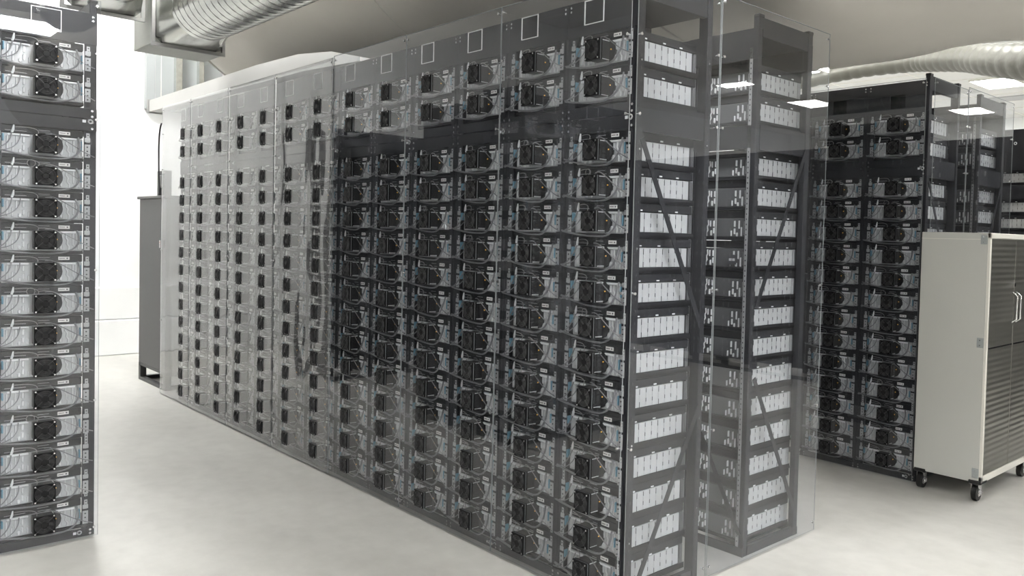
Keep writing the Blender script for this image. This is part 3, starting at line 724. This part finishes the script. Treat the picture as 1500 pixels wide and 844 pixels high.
# ------------------------------------------------------------------ ducts
def spiral_duct(name, x0, x1, y, z, R, pitch, lb, grp):
    b = MB(); n = 40; seg = 14
    b.tube([(x0+(x1-x0)*i/seg, y, z) for i in range(seg+1)], R, 'galv', n, True)
    t = MB(); pts = []; turns = (x1-x0)/pitch; N = int(turns*20)
    for i in range(N+1):
        a = 2*PI*turns*i/N; pts.append((x0+(x1-x0)*i/N, y+math.cos(a)*(R+.001), z+math.sin(a)*(R+.001)))
    b.tube(pts, .0035, 'galv_dark', 4)
    root = empty(name, (x0, y, z)); tag(root, lb, 'duct', grp)
    o = b.build('duct_body', root); o.location = (-x0, -y, -z)
    return root
def transition(root, base, xf, xe, y, z, h, R, lx=0):
    # square flange at xf narrowing to the round duct at xe
    b = MB(); n = 32; vs = []
    for k in range(n):
        a = 2*PI*(k+.5)/n; c, s = math.cos(a), math.sin(a); q = h/max(abs(c), abs(s)); vs.append((xf, y+c*q, z+s*q))
    for k in range(n):
        a = 2*PI*(k+.5)/n; vs.append((xe, y+R*math.cos(a), z+R*math.sin(a)))
    b.add(vs, [(k, (k+1) % n, (k+1) % n+n, k+n) for k in range(n)], 'galv', True)
    o = b.build('transition', root); o.location = tuple(-q for q in base)
    b = MB(); e = .03
    for (ya, yb, za, zb_) in ((y-h-e, y+h+e, z-h-e, z-h), (y-h-e, y+h+e, z+h, z+h+e), (y-h-e, y-h, z-h, z+h), (y+h, y+h+e, z-h, z+h)):
        b.box(xf-.012, xf+.012, ya, yb, za, zb_, 'galv_dark', .002)
    o = b.build('flange', root); o.location = tuple(-q for q in base)
YA, ZA = -.205, 3.485
r_ = spiral_duct('spiral_duct', -4.72, 1.4, YA, ZA, .26, .105, 'round spiral steel duct ending in a square plenum above the aisle', 'spiral ducts')
transition(r_, (-4.72, YA, ZA), -5.10, -4.72, YA, ZA, .262, .255)
b = MB(); b.box(-5.60, -5.115, YA-.29, YA+.29, ZA-.275, ZA+.32, 'plenum', .004); b.box(-5.56, -5.15, YA-.25, YA+.25, ZA-.277, ZA-.2751, 'plenum')
tag(b.build('duct_plenum'), 'pale box plenum at the end of the spiral duct', 'plenum')
YBd, ZBd = -.805, 3.70
r_ = spiral_duct('spiral_duct', -4.95, 1.4, YBd, ZBd, .25, .105, 'second spiral steel duct, higher up over the aisle by the left row', 'spiral ducts')
transition(r_, (-4.95, YBd, ZBd), -5.25, -4.95, YBd, ZBd, .27, .245)
# ceiling hangers
for (x, y, z, lb) in ((-5.3, YA, ZA+.32, 'holding the box plenum'), (-2.5, YA, ZA+.262, 'at the middle of the lower spiral duct'), (.3, YA, ZA+.262, 'at the near end of the lower spiral duct'), (-2.5, YBd, ZBd+.252, 'at the middle of the higher spiral duct'), (.3, YBd, ZBd+.252, 'at the near end of the higher spiral duct')):
    b = MB(); b.tube([(x, y, z), (x, y, ZC)], .006, 'screw', 6); tag(b.build('duct_hanger'), 'thin steel ceiling rod '+lb, 'rod', 'duct hangers')

# big fabric duct
def bag():
    xs = [-7.8+.18*i for i in range(0, 120)]; n = 64; vs = []; fs = []
    xs = [x for x in xs if x < 12]
    for i, x in enumerate(xs):
        t = min(1, max(0, (x+7.8)/1.0)); e = .80+.20*math.sin(t*PI/2)
        sag = .012*math.sin(x*2.1)+.01*math.sin(x*4.7+1)
        for k in range(n):
            a = 2*PI*k/n; c, s = math.cos(a), math.sin(a)
            rr = 1+.006*math.sin(x*7+3*a)+.004*math.sin(x*17+2*a)
            vs.append((x, 2.3+2.1*e*c*rr, 4.27+(1.3*e*s)*rr+sag*(1 if s < 0 else .2)))
    for i in range(len(xs)-1):
        for k in range(n):
            k2 = (k+1) % n; fs.append((i*n+k, i*n+k2, (i+1)*n+k2, (i+1)*n+k))
    b = MB(); b.add(vs, fs, 'bag', True); b.add([vs[k] for k in range(n)], [tuple(range(n))], 'bag')
    b.add([vs[(len(xs)-1)*n+k] for k in range(n)], [tuple(range(n))[::-1]], 'bag')
    root = empty('fabric_duct', (-7.8, 2.3, 4.27)); tag(root, 'huge taupe fabric air duct hanging over the rack rows', 'duct')
    off = (7.8, -2.3, -4.27)
    b.build('duct_fabric', root, off)
    for q, x in enumerate((-7.76, -7.58, -7.4, -3.4, -1.1, 1.2, 3.5)):
        t = min(1, max(0, (x+7.8)/1.0)); e = .80+.20*math.sin(t*PI/2); m = MB()
        pts = [(x, 2.3+2.1*e*1.007*math.cos(2*PI*k/64), 4.27+1.3*e*1.007*math.sin(2*PI*k/64)) for k in range(65)]
        m.tube(pts, .012 if q < 3 else .008, 'bag_seam', 6, False); m.build('hoop_seam', root, off)
bag()
# small flexible duct beyond it
pts = [(-6.4, 8.3, 4.02), (-5.2, 8.2, 4.06), (-3.96, 8.0, 4.10), (-3.2, 7.9, 4.13), (-2.45, 7.75, 4.10), (-2.0, 7.5, 4.03), (-1.45, 7.1, 3.91), (-.95, 6.6, 3.74), (-.35, 6.1, 3.56), (.4, 5.6, 3.42), (1.2, 5.2, 3.38)]
sp = []
V = [Vector(p) for p in pts]
for i in range(len(V)-1):
    p0 = V[max(i-1, 0)]; p1 = V[i]; p2 = V[i+1]; p3 = V[min(i+2, len(V)-1)]
    for t in [j/28 for j in range(28)]:
        sp.append(.5*((2*p1)+(-p0+p2)*t+(2*p0-5*p1+4*p2-p3)*t*t+(-p0+3*p1-3*p2+p3)*t**3))
b = MB(); b.tube(sp, [.06+.011*abs(math.sin(i*PI/7))+.00055*i for i in range(len(sp))], 'foil', 18)
tag(b.build('flexible_duct'), 'ribbed foil flexible duct curving below the ceiling beyond the dark row', 'duct')
# white soffit beam over the long row's far part
b = MB()
A = [(-8.05, 3.00), (-8.05, 3.13), (-4.95, 3.14), (-4.1, 3.12), (-3.5, 3.06), (-3.05, 2.96), (-3.05, 2.93), (-4.0, 2.97)]
b.prism([(p[0], p[1]) for p in A], .30, .42, 'beam_white')
b.box(-8.07, -8.05, .28, .44, 2.985, 3.14, 'galv_dark', .003)
tag(b.build('white_beam'), 'long white boxed beam running above the wavy vinyl sheets', 'beam')

# ------------------------------------------------------------------ lamps
def troffer(x, y, lb, hx=.45, hy=.62):
    root = empty('ceiling_light', (x, y, ZC-.03)); tag(root, lb, 'light', 'square ceiling lights')
    b = MB()
    for (xa, xb, ya, yb) in ((-hx-.03, hx+.03, -hy-.03, -hy), (-hx-.03, hx+.03, hy, hy+.03), (-hx-.03, -hx, -hy, hy), (hx, hx+.03, -hy, hy)): b.box(xa, xb, ya, yb, -.01, .03, 'cab_edge')
    b.build('frame', root)
    b = MB(); b.box(-hx, hx, -hy, hy, 0, .012, 'lamp' if y > 7 else ('lamp_mid' if y > 3 else 'lamp_near')); b.build('diffuser', root)
for x in (-8.2, -5.1, -2.0, 1.1, 4.2, 7.3, 10.4):
    for y in (-.6, 6.2, 10.0, 14.0, 18.0, 21.8):
        troffer(x, y, 'bright square light in the far ceiling beyond the flexible duct' if (x, y) == (-5.1, 18.0) else f'square ceiling light, {COLN[int((x+8.2)/3.1+.5)]} from the left wall, {["over the near aisle", "over the far aisle", "first row past the far aisle", "second row past the far aisle", "third row past the far aisle", "nearest the back wall"][[-.6, 6.2, 10.0, 14.0, 18.0, 21.8].index(y)]}')
b = MB(); b.box(2.08, 2.56, -2.5, -.72, 3.60, 3.64, 'lamp_strip'); b.box(2.05, 2.59, -2.53, -.69, 3.64, 3.70, 'cab_edge', .005)
for yy in (-2.3, -.9): b.tube([(2.35, yy, 3.70), (2.35, yy, ZC)], .005, 'screw', 6)
tag(b.build('pendant_light'), 'suspended linear light over the near aisle', 'light')
